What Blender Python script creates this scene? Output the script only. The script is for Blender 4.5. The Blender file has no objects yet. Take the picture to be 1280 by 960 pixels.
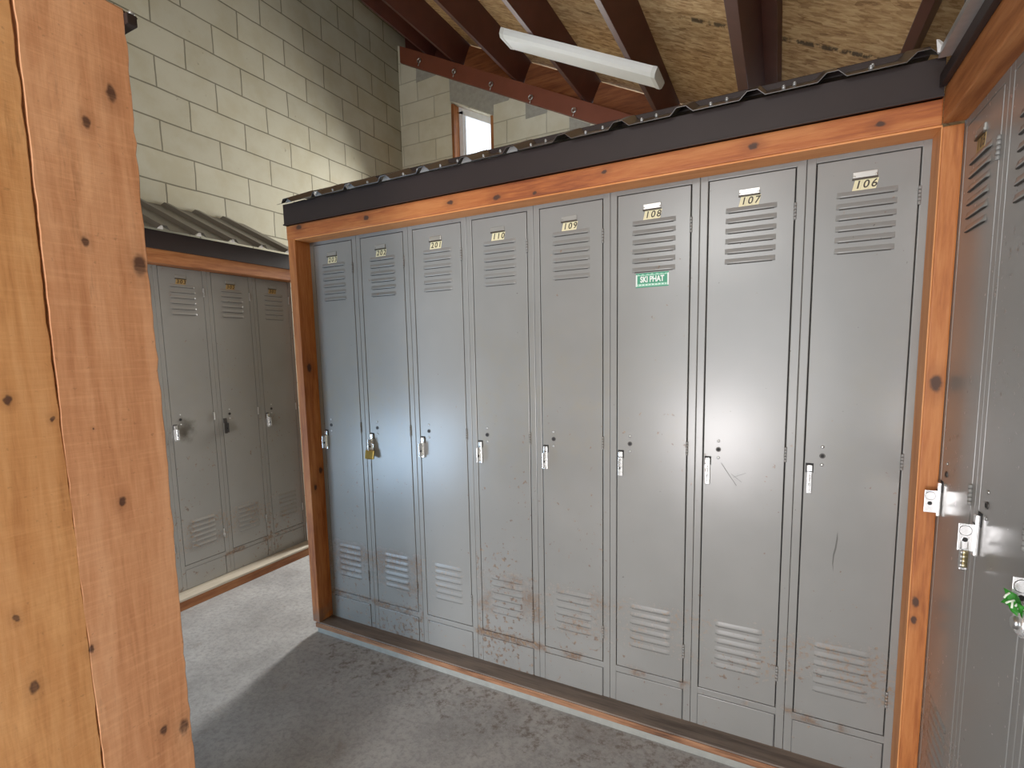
import bpy, bmesh, math, random
from mathutils import Vector, Matrix
random.seed(7)
SC = bpy.context.scene
COL = SC.collection
F0 = 0.058                      # floor to locker base (top of the sill)

# ------------------------------------------------------------------ helpers
def setp(o, label=None, cat=None, group=None, kind=None):
    if label: o['label'] = label
    if cat: o['category'] = cat
    if group: o['group'] = group
    if kind: o['kind'] = kind
    return o

def empty(name, loc, rz=0.0, label=None, cat=None, group=None, scale=(1, 1, 1)):
    o = bpy.data.objects.new(name, None)
    o.empty_display_size = 0.1
    COL.objects.link(o)
    o.location = loc
    o.rotation_euler = (0, 0, rz)
    o.scale = scale
    return setp(o, label, cat, group)

def add(name, me, parent=None, loc=None):
    o = bpy.data.objects.new(name, me)
    COL.objects.link(o)
    if parent is not None: o.parent = parent
    if loc: o.location = loc
    return o

class MB:
    """collects solids into one mesh"""
    def __init__(self): self.bm = bmesh.new()
    def _merge(self, t, mi, smooth=False):
        me = bpy.data.meshes.new('tmp'); 
        for f in t.faces:
            f.material_index = mi; f.smooth = smooth
        t.to_mesh(me); t.free()
        self.bm.from_mesh(me); bpy.data.meshes.remove(me)
    def box(self, x0, x1, y0, y1, z0, z1, mi=0, bev=0.0, seg=2):
        t = bmesh.new(); bmesh.ops.create_cube(t, size=1.0)
        for v in t.verts:
            v.co = Vector((x0 + (v.co.x + .5) * (x1 - x0), y0 + (v.co.y + .5) * (y1 - y0), z0 + (v.co.z + .5) * (z1 - z0)))
        if bev > 0:
            bmesh.ops.bevel(t, geom=list(t.edges), offset=bev, segments=seg, profile=.6, affect='EDGES')
        self._merge(t, mi); return self
    def poly(self, pts, d, mi=0, bev=0.0):
        """prism: pts polygon (3d, planar) extruded by vector d"""
        t = bmesh.new(); d = Vector(d)
        a = [t.verts.new(p) for p in pts]; b = [t.verts.new(Vector(p) + d) for p in pts]
        n = len(pts)
        t.faces.new(a); t.faces.new(b[::-1])
        for i in range(n): t.faces.new((a[i], b[i], b[(i + 1) % n], a[(i + 1) % n]))
        bmesh.ops.recalc_face_normals(t, faces=list(t.faces))
        if bev > 0: bmesh.ops.bevel(t, geom=list(t.edges), offset=bev, segments=2, profile=.6, affect='EDGES')
        self._merge(t, mi); return self
    def cyl(self, p0, p1, r, seg=16, mi=0, r2=None, smooth=True):
        p0, p1 = Vector(p0), Vector(p1); ax = p1 - p0
        t = bmesh.new()
        bmesh.ops.create_cone(t, cap_ends=True, segments=seg, radius1=r, radius2=r if r2 is None else r2, depth=ax.length)
        q = Vector((0, 0, 1)).rotation_difference(ax.normalized()).to_matrix().to_4x4()
        bmesh.ops.transform(t, matrix=Matrix.Translation((p0 + p1) / 2) @ q, verts=t.verts)
        me_s = smooth
        for f in t.faces: f.smooth = me_s and len(f.verts) == 4
        me = bpy.data.meshes.new('tmp')
        for f in t.faces: f.material_index = mi
        t.to_mesh(me); t.free(); self.bm.from_mesh(me); bpy.data.meshes.remove(me)
        return self
    def tube(self, pts, r, seg=10, mi=0):
        pts = [Vector(p) for p in pts]; t = bmesh.new(); rings = []
        up = None
        for i, p in enumerate(pts):
            d = (pts[min(i + 1, len(pts) - 1)] - pts[max(i - 1, 0)]).normalized()
            if up is None:
                up = d.orthogonal().normalized()
            up = (up - d * up.dot(d)).normalized()
            s = d.cross(up)
            rings.append([t.verts.new(p + r * (math.cos(2 * math.pi * k / seg) * up + math.sin(2 * math.pi * k / seg) * s)) for k in range(seg)])
        for a, b in zip(rings, rings[1:]):
            for k in range(seg): t.faces.new((a[k], a[(k + 1) % seg], b[(k + 1) % seg], b[k]))
        t.faces.new(rings[0][::-1]); t.faces.new(rings[-1])
        bmesh.ops.recalc_face_normals(t, faces=list(t.faces))
        self._merge(t, mi, True); return self
    def ball(self, c, r, mi=0, sc=(1, 1, 1), u=16, v=10):
        t = bmesh.new(); bmesh.ops.create_uvsphere(t, u_segments=u, v_segments=v, radius=r)
        for w in t.verts: w.co = Vector((c[0] + w.co.x * sc[0], c[1] + w.co.y * sc[1], c[2] + w.co.z * sc[2]))
        self._merge(t, mi, True); return self
    def mesh(self, me0, mi=0):
        t = bmesh.new(); t.from_mesh(me0); self._merge(t, mi); return self
    def build(self, name, mats, parent=None, loc=None):
        me = self.me(name, mats)
        return add(name, me, parent, loc)
    def me(self, name, mats):
        me = bpy.data.meshes.new(name); self.bm.to_mesh(me); self.bm.free()
        for m in (mats if isinstance(mats, (list, tuple)) else [mats]): me.materials.append(m)
        return me

def text_mesh(s, size, shear=0.0, space=1.0, bold=0.0):
    c = bpy.data.curves.new('txt', 'FONT'); c.body = s; c.size = size; c.shear = shear
    c.align_x = 'CENTER'; c.align_y = 'CENTER'; c.space_character = space; c.offset = bold; c.resolution_u = 4
    o = bpy.data.objects.new('txt', c); COL.objects.link(o)
    bpy.context.view_layer.update()
    me = bpy.data.meshes.new_from_object(o.evaluated_get(bpy.context.evaluated_depsgraph_get()))
    bpy.data.objects.remove(o); bpy.data.curves.remove(c)
    return me

# ------------------------------------------------------------------ materials
class NT:
    def __init__(self, name):
        self.m = bpy.data.materials.new(name); self.m.use_nodes = True
        self.t = self.m.node_tree; self.t.nodes.clear()
        self.out = self.n('ShaderNodeOutputMaterial'); self.b = self.n('ShaderNodeBsdfPrincipled')
        self.l(self.b.outputs[0], self.out.inputs[0])
    def n(self, k, **kw):
        x = self.t.nodes.new(k)
        for a, v in kw.items(): setattr(x, a, v)
        return x
    def l(self, a, b): self.t.links.new(a, b)
    def inp(self, x, i, v):
        if hasattr(v, 'node'): self.l(v, x.inputs[i])
        else: x.inputs[i].default_value = v
    def math(self, op, a, b=None, c=None, clamp=False):
        x = self.n('ShaderNodeMath', operation=op, use_clamp=clamp); self.inp(x, 0, a)
        if b is not None: self.inp(x, 1, b)
        if c is not None: self.inp(x, 2, c)
        return x.outputs[0]
    def vmath(self, op, a, b=None):
        x = self.n('ShaderNodeVectorMath', operation=op); self.inp(x, 0, a)
        if b is not None: self.inp(x, 1, b)
        return x.outputs['Value'] if op in ('LENGTH', 'DISTANCE', 'DOT_PRODUCT') else x.outputs[0]
    def ramp(self, f, *stops, interp='LINEAR'):
        x = self.n('ShaderNodeValToRGB'); x.color_ramp.interpolation = interp
        e = x.color_ramp.elements
        while len(e) < len(stops): e.new(.5)
        for s, (p, c) in zip(e, stops): s.position = p; s.color = (*c, 1) if len(c) == 3 else c
        self.l(f, x.inputs[0]); return x.outputs[0]
    def mapr(self, f, a, b, c=0.0, d=1.0, smooth=True):
        x = self.n('ShaderNodeMapRange'); x.interpolation_type = 'SMOOTHSTEP' if smooth else 'LINEAR'
        self.inp(x, 0, f); self.inp(x, 1, a); self.inp(x, 2, b); self.inp(x, 3, c); self.inp(x, 4, d)
        return x.outputs[0]
    def mix(self, f, a, b, mode='MIX'):
        x = self.n('ShaderNodeMix', data_type='RGBA', blend_type=mode)
        self.inp(x, 0, f)
        for i, v in ((6, a), (7, b)):
            if hasattr(v, 'node'): self.l(v, x.inputs[i])
            else: x.inputs[i].default_value = (*v, 1)
        return x.outputs[2]
    def noise(self, v, scale, detail=4, rough=.55, dist=0.0):
        x = self.n('ShaderNodeTexNoise'); self.inp(x, 'Vector', v); x.inputs['Scale'].default_value = scale
        x.inputs['Detail'].default_value = detail; x.inputs['Roughness'].default_value = rough; x.inputs['Distortion'].default_value = dist
        return x.outputs[0]
    def pos(self): return self.n('ShaderNodeNewGeometry').outputs['Position']
    def obj(self): return self.n('ShaderNodeTexCoord').outputs['Object']
    def xyz(self, v):
        x = self.n('ShaderNodeSeparateXYZ'); self.l(v, x.inputs[0]); return x.outputs
    def comb(self, a, b, c=0.0):
        x = self.n('ShaderNodeCombineXYZ'); self.inp(x, 0, a); self.inp(x, 1, b); self.inp(x, 2, c); return x.outputs[0]
    def mapping(self, v, scale=(1, 1, 1), loc=(0, 0, 0), rot=(0, 0, 0)):
        x = self.n('ShaderNodeMapping'); self.l(v, x.inputs[0]); x.inputs['Scale'].default_value = scale
        x.inputs['Location'].default_value = loc; x.inputs['Rotation'].default_value = rot; return x.outputs[0]
    def bump(self, h, strength=.3, dist=.01):
        x = self.n('ShaderNodeBump'); x.inputs['Strength'].default_value = strength; x.inputs['Distance'].default_value = dist
        self.l(h, x.inputs['Height']); self.l(x.outputs[0], self.b.inputs['Normal'])
    def set(self, col=None, rough=None, metal=None, spec=None):
        for k, v in (('Base Color', col), ('Roughness', rough), ('Metallic', metal), ('Specular IOR Level', spec)):
            if v is None: continue
            if hasattr(v, 'node'): self.l(v, self.b.inputs[k])
            elif k == 'Base Color': self.b.inputs[k].default_value = (*v, 1)
            else: self.b.inputs[k].default_value = v
        return self.m

def plain(name, col, rough=.5, metal=0.0, spec=.5, var=.12, scale=30):
    t = NT(name)
    n = t.noise(t.pos(), scale, 3)
    c = t.mix(n, tuple(x * (1 - var) for x in col), tuple(min(1, x * (1 + var)) for x in col))
    return t.set(c, rough, metal, spec)

def knots_mask(t, P, knots, stretch, core, edge):
    acc = None
    for (c, r) in knots:
        d = t.vmath('LENGTH', t.vmath('MULTIPLY', t.vmath('SUBTRACT', P, c), stretch))
        m = t.mapr(d, r * core, r * edge, 1.0, 0.0)
        acc = m if acc is None else t.math('MAXIMUM', acc, m)
    return acc

def wood(name, axis, dark, mid, light, knots=(), rough=.55, saw=0.0, grime=None, auto=True, knotcol=(.045, .02, .012)):
    t = NT(name); P = t.pos()
    st = [1, 1, 1]; st[axis] = .09
    q = t.mapping(P, tuple(st))
    warp = t.noise(P, 3.0, 2)
    q2 = t.vmath('ADD', q, t.vmath('SCALE', P, None)) if False else q
    n1 = t.noise(q2, 22, 5, .6, .6)
    n2 = t.noise(q2, 110, 4, .6, .3)
    n3 = t.noise(P, 2.6, 3)
    f = t.math('ADD', t.math('MULTIPLY', n1, .62), t.math('ADD', t.math('MULTIPLY', n2, .34), t.math('MULTIPLY', n3, .20)))
    c = t.ramp(f, (.44, dark), (.57, mid), (.70, light))
    blot = t.mapr(t.noise(P, 1.3, 3), .35, .7)
    c = t.mix(t.math('MULTIPLY', blot, .18), c, mid)
    ks = [1, 1, 1]; ks[axis] = .62
    if auto:
        v = t.n('ShaderNodeTexVoronoi'); v.inputs['Scale'].default_value = 4.0; t.l(t.mapping(P, tuple(ks)), v.inputs['Vector'])
        am = t.mapr(v.outputs['Distance'], .035, .075, 1, 0)
        c = t.mix(t.math('MULTIPLY', am, .8), c, knotcol)
    if knots:
        Pn = t.vmath('ADD', P, t.vmath('SCALE', P)) if False else P
        wob = t.n('ShaderNodeTexNoise'); wob.inputs['Scale'].default_value = 60; t.l(P, wob.inputs['Vector'])
        off = t.vmath('MULTIPLY', t.vmath('SUBTRACT', wob.outputs['Color'], (.5, .5, .5)), (.012, .012, .012))
        Pk = t.vmath('ADD', P, off)
        halo = knots_mask(t, Pk, knots, tuple(ks), .9, 3.2)
        core = knots_mask(t, Pk, knots, tuple(ks), .55, 1.15)
        c = t.mix(t.math('MULTIPLY', halo, .32), c, tuple(x * .62 for x in dark))
        c = t.mix(t.math('MULTIPLY', core, .93), c, knotcol)
    if grime:
        x, y, z = t.xyz(P)
        g = t.math('MULTIPLY', t.mapr(z, grime[0], grime[1], 1, 0), t.mapr(t.noise(P, 18, 5), .3, .6))
        c = t.mix(t.math('MULTIPLY', g, grime[2]), c, (.16, .12, .09))
    h = n2
    if saw > 0:
        bst = [3.5, 3.5, 3.5]; bst[axis] = 1.4
        bl_ = t.noise(t.mapping(P, tuple(bst)), 1.6, 5, .65, .7)
        c = t.mix(t.mapr(bl_, .40, .62, .55, 0), c, t.mix(1.0, c, (.86, .76, .70), 'MULTIPLY'))
        c = t.mix(t.mapr(bl_, .52, .70, 0, .55), c, tuple(min(1, x * 1.16) for x in light))
        sc = t.noise(t.mapping(P, (30, 30, 4.5)), 1.0, 4, .7)
        c = t.mix(t.mapr(sc, .60, .72, 0, .4), c, tuple(x * .62 for x in dark))
        st2 = [1, 1, 1]; st2[axis] = 1
        sx = [9, 9, 9]; sx[axis] = 120
        s = t.noise(t.mapping(P, tuple(sx)), 1.0, 3, .6)
        c = t.mix(t.math('MULTIPLY', t.mapr(s, .45, .75), saw), c, tuple(min(1, x * 1.25) for x in light))
        sp = t.mapr(t.noise(P, 90, 3), .66, .74)
        c = t.mix(t.math('MULTIPLY', sp, .35), c, tuple(x * .45 for x in dark))
        h = t.math('ADD', t.math('MULTIPLY', n2, .5), s)
    t.bump(h, .25, .003)
    return t.set(c, rough, 0, .35)

def locker_paint(name, base, smudge=None):
    t = NT(name); P = t.pos(); x, y, z = t.xyz(P)
    at = t.n('ShaderNodeAttribute'); at.attribute_type = 'OBJECT'; at.attribute_name = 'rust'
    ru = at.outputs['Fac']
    big = t.noise(P, 2.2, 3); mid = t.noise(P, 14, 5, .65); fine = t.noise(P, 70, 4, .65)
    c = t.mix(t.mapr(big, .35, .7), tuple(v * .95 for v in base), tuple(v * 1.06 for v in base))
    # yellowed film around hand height
    yb = t.math('MULTIPLY', t.mapr(z, .75, 1.15), t.mapr(z, 1.25, 1.75, 1, 0))
    ym = t.math('MULTIPLY', t.math('MULTIPLY', yb, t.mapr(t.noise(P, 7, 6, .75), .40, .85)), t.mapr(ru, .15, .8))
    c = t.mix(t.math('MULTIPLY', ym, .5), c, (.30, .25, .14))
    # rust freckles in clusters, stronger low down
    clus = t.mapr(t.noise(P, 3.2, 3), .42, .66)
    low = t.math('ADD', t.math('MULTIPLY', clus, .085), t.math('ADD', t.mapr(z, .10, .8, .05, 0.0), t.math('MULTIPLY', ru, t.mapr(z, .15, 1.7, .085, .01))))
    th = t.mapr(t.math('ADD', t.noise(P, 46, 4, .6), low), .72, .775)
    # band under the doors and louvre field
    band = t.math('MULTIPLY', t.mapr(t.math('ABSOLUTE', t.math('SUBTRACT', z, F0 + .140)), .006, .03, 1, 0), t.mapr(t.math('ADD', t.noise(P, 9, 3), t.math('MULTIPLY', ru, .22)), .60, .74))
    band = t.math('MULTIPLY', band, t.mapr(fine, .35, .5))
    lv = t.math('MULTIPLY', t.mapr(t.math('ABSOLUTE', t.math('SUBTRACT', z, F0 + .335)), .07, .12, 1, 0), t.mapr(t.math('ADD', fine, t.math('MULTIPLY', ru, .20)), .57, .70))
    lv = t.math('MULTIPLY', lv, t.mapr(t.noise(P, 6, 3), .42, .62))
    rm = t.math('MAXIMUM', t.math('MULTIPLY', th, .85), t.math('MAXIMUM', band, t.math('MULTIPLY', lv, .85)), clamp=True)
    rc = t.ramp(fine, (.38, (.065, .03, .015)), (.52, (.15, .075, .035)), (.68, (.29, .18, .085)))
    c = t.mix(t.math('MULTIPLY', rm, .82), c, rc)
    # tiny dark chips
    ch = t.mapr(t.noise(P, 60, 2), .74, .765)
    c = t.mix(t.math('MULTIPLY', ch, .6), c, (.08, .07, .06))
    if smudge:
        d = t.vmath('LENGTH', t.vmath('MULTIPLY', t.vmath('SUBTRACT', P, smudge), (1, 1, .8)))
        d = t.math('ADD', d, t.math('MULTIPLY', t.math('SUBTRACT', t.noise(P, 22, 4), .5), .09))
        c = t.mix(t.mapr(d, .01, .075, .72, 0), c, (.05, .04, .028))
    r = t.math('ADD', t.math('MULTIPLY', rm, .15), .255)
    h = t.math('ADD', t.math('MULTIPLY', t.noise(P, 4.5, 2), 1.0), t.math('MULTIPLY', fine, .02))
    t.bump(h, .05, .010)
    return t.set(c, r, 0, .5)

def block_wall(name, ax, x0, z0, bw, rh, col, dark):
    t = NT(name); P = t.pos(); X, Y, Z = t.xyz(P)
    u = t.math('SUBTRACT', (X, Y, Z)[ax], x0); v = t.math('SUBTRACT', Z, z0)
    wob = t.noise(P, 3.0, 3)
    v2 = t.math('ADD', v, t.math('MULTIPLY', t.math('SUBTRACT', wob, .5), .016))
    u2 = t.math('ADD', u, t.math('MULTIPLY', t.math('SUBTRACT', t.noise(P, 4.0, 3), .5), .02))
    b = t.n('ShaderNodeTexBrick'); b.offset = .5; b.offset_frequency = 2; b.squash = 1.0
    t.l(t.comb(u2, v2), b.inputs['Vector'])
    b.inputs['Scale'].default_value = 1.0; b.inputs['Mortar Size'].default_value = .0055; b.inputs['Mortar Smooth'].default_value = .35
    b.inputs['Brick Width'].default_value = bw; b.inputs['Row Height'].default_value = rh; b.inputs['Bias'].default_value = 0
    b.inputs['Color1'].default_value = (*[c * .93 for c in col], 1); b.inputs['Color2'].default_value = (*[c * 1.05 for c in col], 1)
    b.inputs['Mortar'].default_value = (*dark, 1)
    n = t.noise(P, 5, 5, .6); nf = t.noise(P, 120, 3)
    c = t.mix(t.mapr(n, .35, .7), b.outputs['Color'], t.mix(1.0, b.outputs['Color'], (.9, .88, .82), 'MULTIPLY'))
    pit = t.mapr(t.noise(t.mapping(P, (1, 1, .6)), 28, 2), .73, .76)
    c = t.mix(t.math('MULTIPLY', pit, .4), c, dark)
    h = t.math('SUBTRACT', t.math('MULTIPLY', nf, .12), b.outputs['Fac'])
    h = t.math('SUBTRACT', h, t.math('MULTIPLY', pit, .4))
    t.bump(h, .55, .008)
    return t.set(c, .8, 0, .2)

def concrete_floor(name):
    t = NT(name); P = t.pos(); x, y, z = t.xyz(P)
    n = t.noise(P, 3.2, 6, .65); f = t.noise(P, 45, 5, .7); sp = t.noise(P, 160, 3)
    c = t.ramp(n, (.32, (.28, .277, .275)), (.5, (.365, .362, .36)), (.68, (.45, .447, .44)))
    c = t.mix(t.math('MULTIPLY', t.mapr(f, .42, .64), .42), c, (.17, .165, .165))
    c = t.mix(t.math('MULTIPLY', t.mapr(sp, .58, .68), .5), c, (.48, .48, .47))
    # grit and rust-brown dirt washed along the sill of the front row
    near = t.math('MULTIPLY', t.mapr(y, -.62, -.13, 0, 1), t.mapr(x, -.1, .25))
    near = t.math('MULTIPLY', near, t.mapr(y, -.08, -.1))
    dm = t.math('MULTIPLY', t.math('ADD', t.mapr(near, 0, 1, .0, .16), t.noise(P, 17, 5, .7)), 1.0)
    dm = t.math('MULTIPLY', t.math('MULTIPLY', t.mapr(dm, .62, .76), t.mapr(near, .05, .5)), t.mapr(f, .36, .6))
    c = t.mix(t.math('MULTIPLY', dm, .6), c, (.11, .075, .045))
    st = t.mapr(t.noise(P, 5.5, 5, .7), .58, .74)
    c = t.mix(t.math('MULTIPLY', st, .35), c, (.20, .13, .07))
    t.bump(t.math('ADD', f, t.math('MULTIPLY', sp, .4)), .22, .004)
    return t.set(c, t.mapr(n, .3, .7, .45, .7), 0, .4)

def osb(name):
    t = NT(name); P = t.pos(); x, y, z = t.xyz(P)
    v1 = t.n('ShaderNodeTexVoronoi'); v1.inputs['Scale'].default_value = 1.0
    t.l(t.mapping(P, (15, 45, 15), rot=(0, 0, .25)), v1.inputs['Vector'])
    v2 = t.n('ShaderNodeTexVoronoi'); v2.inputs['Scale'].default_value = 1.0
    t.l(t.mapping(P, (22, 60, 22), rot=(0, 0, -.4)), v2.inputs['Vector'])
    a = t.xyz(v1.outputs['Color'])[0]; b = t.xyz(v2.outputs['Color'])[1]
    n = t.noise(t.mapping(P, (6, 26, 6)), 4, 5, .7, .8); big = t.noise(P, 1.8, 3)
    f = t.math('ADD', t.math('MULTIPLY', a, .22), t.math('ADD', t.math('MULTIPLY', b, .18), t.math('ADD', t.math('MULTIPLY', n, .55), t.math('MULTIPLY', big, .2))))
    c = t.ramp(f, (.32, (.17, .082, .03)), (.48, (.37, .205, .083)), (.62, (.53, .325, .145)), (.78, (.66, .45, .225)))
    # stamped ink / damp along the sheet joint
    j = t.math('MULTIPLY', t.mapr(t.math('ABSOLUTE', t.math('SUBTRACT', y, 1.488)), .012, .034, 1, 0), t.mapr(x, 1.45, 1.56))
    j = t.math('MULTIPLY', j, t.mapr(t.noise(t.mapping(P, (3, 1, 3)), 11, 4), .42, .56))
    c = t.mix(t.math('MULTIPLY', j, .85), c, (.022, .016, .012))
    t.bump(n, .3, .004)
    return t.set(c, .75, 0, .2)

M = {}
M['paint'] = locker_paint('locker_paint', (.243, .241, .228))
M['paint_left'] = locker_paint('locker_paint_left', (.27, .265, .243), (-1.015, -.095, .975 + F0))
M['gap'] = plain('dark_gap', (.018, .018, .018), .9)
M['seam'] = plain('panel_seam', (.13, .13, .125), .8)
M['slit'] = plain('louvre_slit', (.05, .045, .04), .9)
M['chrome'] = plain('chrome', (.86, .86, .85), .22, .75, var=.06)
M['steel'] = plain('dull_steel', (.55, .55, .54), .32, 1.0, var=.15, scale=120)
M['brass'] = plain('brass', (.70, .50, .14), .28, 1.0, var=.2, scale=80)
M['dial_gold'] = plain('dial_gold', (.55, .47, .28), .35, .9, var=.3, scale=200)
M['darksteel'] = plain('dark_steel', (.06, .055, .05), .45, .6)
M['cream'] = plain('sticker_cream', (.78, .70, .42), .5, var=.08)
M['cream_dull'] = plain('sticker_yellowed', (.40, .25, .08), .55, var=.2)
M['ink'] = plain('ink_black', (.035, .022, .010), .5)
M['black'] = plain('black_plastic', (.015, .015, .015), .4)
M['holder'] = plain('card_holder_metal', (.58, .57, .54), .30, .9, var=.1)
M['holder_dull'] = plain('card_holder_dull', (.30, .295, .27), .4, .3, var=.1)
M['scuff'] = plain('scuff_dark', (.10, .10, .09), .7)
M['stk_green'] = plain('sticker_green', (.012, .26, .13), .45, var=.08)
M['stk_white'] = plain('sticker_white', (.78, .86, .80), .45, var=.05)
M['stk_pale'] = plain('sticker_pale_green', (.33, .66, .48), .45, var=.25, scale=300)
M['roof_brown'] = plain('brown_metal', (.022, .0145, .0135), .5, .0, .25, var=.2, scale=9)
M['roof_sheet'] = plain('brown_sheet', (.055, .043, .037), .33, .0, .6, var=.2, scale=9)
M['galv'] = plain('galvanised', (.42, .43, .43), .4, .7, var=.2, scale=40)
M['lit_rib'] = plain('lit_rib_grey', (.22, .215, .21), .6, .0, var=.3, scale=60)  # light on the ribs' inner faces, painted as pale grey
M['white_flash'] = plain('white_flashing', (.75, .75, .75), .5)
M['rafter'] = plain('rafter_stain', (.078, .022, .014), .5, 0, .4, var=.35, scale=7)
M['beam'] = plain('beam_stain', (.185, .050, .026), .5, 0, .4, var=.22, scale=6)
M['block'] = wood('blocking_board', 0, (.13, .035, .012), (.24, .07, .022), (.34, .12, .04), rough=.6)
M['lamp_white'] = plain('lamp_white', (.72, .72, .68), .45, var=.04)
M['lamp_lens'] = plain('lamp_lens', (.86, .87, .84), .35, var=.03)
M['mortar'] = plain('mortar_patch', (.34, .325, .275), .9, var=.3, scale=25)
M['curb'] = plain('concrete_curb', (.30, .31, .285), .8, var=.25, scale=30)
M['vinyl'] = plain('vinyl_white', (.85, .87, .88), .4)
M['tag_green'] = plain('tag_green', (.045, .36, .03), .5, var=.35, scale=220)
M['tag_white'] = plain('tag_white', (.75, .85, .68), .5)
M['floor'] = concrete_floor('floor_concrete')
M['osb'] = osb('osb_sheathing')
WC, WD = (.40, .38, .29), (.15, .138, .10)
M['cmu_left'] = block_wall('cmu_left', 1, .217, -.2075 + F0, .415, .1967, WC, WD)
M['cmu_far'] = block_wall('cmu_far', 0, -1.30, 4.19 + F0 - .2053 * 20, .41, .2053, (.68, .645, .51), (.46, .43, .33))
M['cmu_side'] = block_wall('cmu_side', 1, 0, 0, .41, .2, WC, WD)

K = lambda x, y, z, r: ((x, y, z + F0), r)
post_knots = [K(2.46, -.09, 1.275, .016), K(2.449, -.09, .645, .011), K(2.448, -.09, .59, .008), K(2.437, -.06, .50, .010), K(-.0, -.05, 1.33, .016),
              K(-.005, -.06, .72, .012), K(0, -.02, .80, .013)]
head_knots = [K(.037, -.09, 2.00, .013), K(.46, -.09, 1.985, .011), K(.90, -.09, 1.985, .010), K(1.11, -.09, 1.972, .012), K(1.27, -.09, 1.963, .007),
              K(1.53, -.09, 1.99, .008), K(1.99, -.09, 1.985, .011), K(2.30, -.09, 1.98, .009)]
WD_, WM_, WL_ = (.27, .066, .013), (.46, .142, .033), (.58, .215, .062)
HD_, HM_, HL_ = (.20, .040, .008), (.41, .108, .024), (.54, .185, .05)
M['wood_z'] = wood('cedar_upright', 2, WD_, WM_, WL_, knots=post_knots, grime=(F0 + .0, F0 + .14, .75), auto=False)
M['wood_x'] = wood('cedar_lintel', 0, HD_, HM_, HL_, knots=head_knots, auto=False)
M['lit_wood_x'] = wood('lit_underside_wood', 0, (.56, .18, .042), (.69, .25, .072), (.77, .32, .11), auto=False)  # lighter copy of the header wood, bounced light painted into its colour
M['lit_wood_z'] = wood('lit_side_wood', 2, (.54, .185, .048), (.67, .26, .08), (.75, .33, .12), auto=False)  # lighter copy of the post wood, light painted into its colour
M['wood_y'] = wood('cedar_side', 1, (.22, .062, .014), (.38, .13, .036), (.50, .20, .065), auto=True)
M['sill_x'] = wood('sill_worn', 0, (.09, .07, .058), (.165, .13, .108), (.24, .18, .14), rough=.8)
M['sill_face'] = wood('sill_front', 0, (.05, .025, .015), (.24, .105, .05), (.42, .21, .11), rough=.75)
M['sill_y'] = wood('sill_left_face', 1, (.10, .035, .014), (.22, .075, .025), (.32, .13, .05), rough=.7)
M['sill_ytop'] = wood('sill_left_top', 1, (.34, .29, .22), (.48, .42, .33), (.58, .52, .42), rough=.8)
pk = [(-1.265, 1.931, .015), (-1.316, 1.858, .0105), (-1.339, 1.622, .009), (-1.243, 1.589, .020), (-1.487, 1.32, .008), (-1.426, 1.278, .005),
      (-1.325, 1.088, .010), (-1.516, .918, .007), (-1.503, .773, .011), (-1.408, .80, .008), (-1.246, .513, .017), (-1.36, 1.25, .003), (-1.29, .535, .012), (-1.56, 1.6, .012)]
plank_knots = [K(.85, a, b, r * .78) for a, b, r in pk]
M['plank'] = wood('pine_plank', 2, (.56, .23, .098), (.71, .325, .150), (.81, .41, .21), knots=plank_knots, rough=.65, saw=.2, auto=False, knotcol=(.07, .028, .018))
M['plank_b'] = wood('pine_plank_amber', 2, (.53, .215, .068), (.68, .31, .108), (.77, .385, .155), knots=plank_knots, rough=.65, saw=.16, auto=False, knotcol=(.07, .028, .018))

# ------------------------------------------------------------------ room shell
YB, YF = 2.72, -4.6          # far wall face, front end of the building
XL, XR = -1.53, 3.05
def zroof(x): return 4.063 + F0 - .502 * x       # underside of the sheathing
def zraf(x): return 3.817 + F0 - .502 * x        # underside of the rafters

o = MB().box(-2.2, 3.7, YF - 3.5, YB + .3, -.12, 0).build('floor', M['floor']); setp(o, kind='structure')
dy0, dy1, dz_ = -3.7, -2.0, 2.25          # doorway in the tall wall, behind the plank panel
b = MB()
b.poly([(XL, YF, 0), (XL, dy0, 0), (XL, dy0, zroof(XL)), (XL, YF, zroof(XL))], (-.2, 0, 0))
b.poly([(XL, dy1, 0), (XL, YB + .2, 0), (XL, YB + .2, zroof(XL)), (XL, dy1, zroof(XL))], (-.2, 0, 0))
b.poly([(XL, dy0, dz_), (XL, dy1, dz_), (XL, dy1, zroof(XL)), (XL, dy0, zroof(XL))], (-.2, 0, 0))
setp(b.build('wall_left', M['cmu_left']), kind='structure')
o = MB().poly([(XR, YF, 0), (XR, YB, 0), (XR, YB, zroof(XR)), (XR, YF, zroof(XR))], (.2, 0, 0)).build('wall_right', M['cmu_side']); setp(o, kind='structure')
def zwt(x): return zraf(x) - .006
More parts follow.
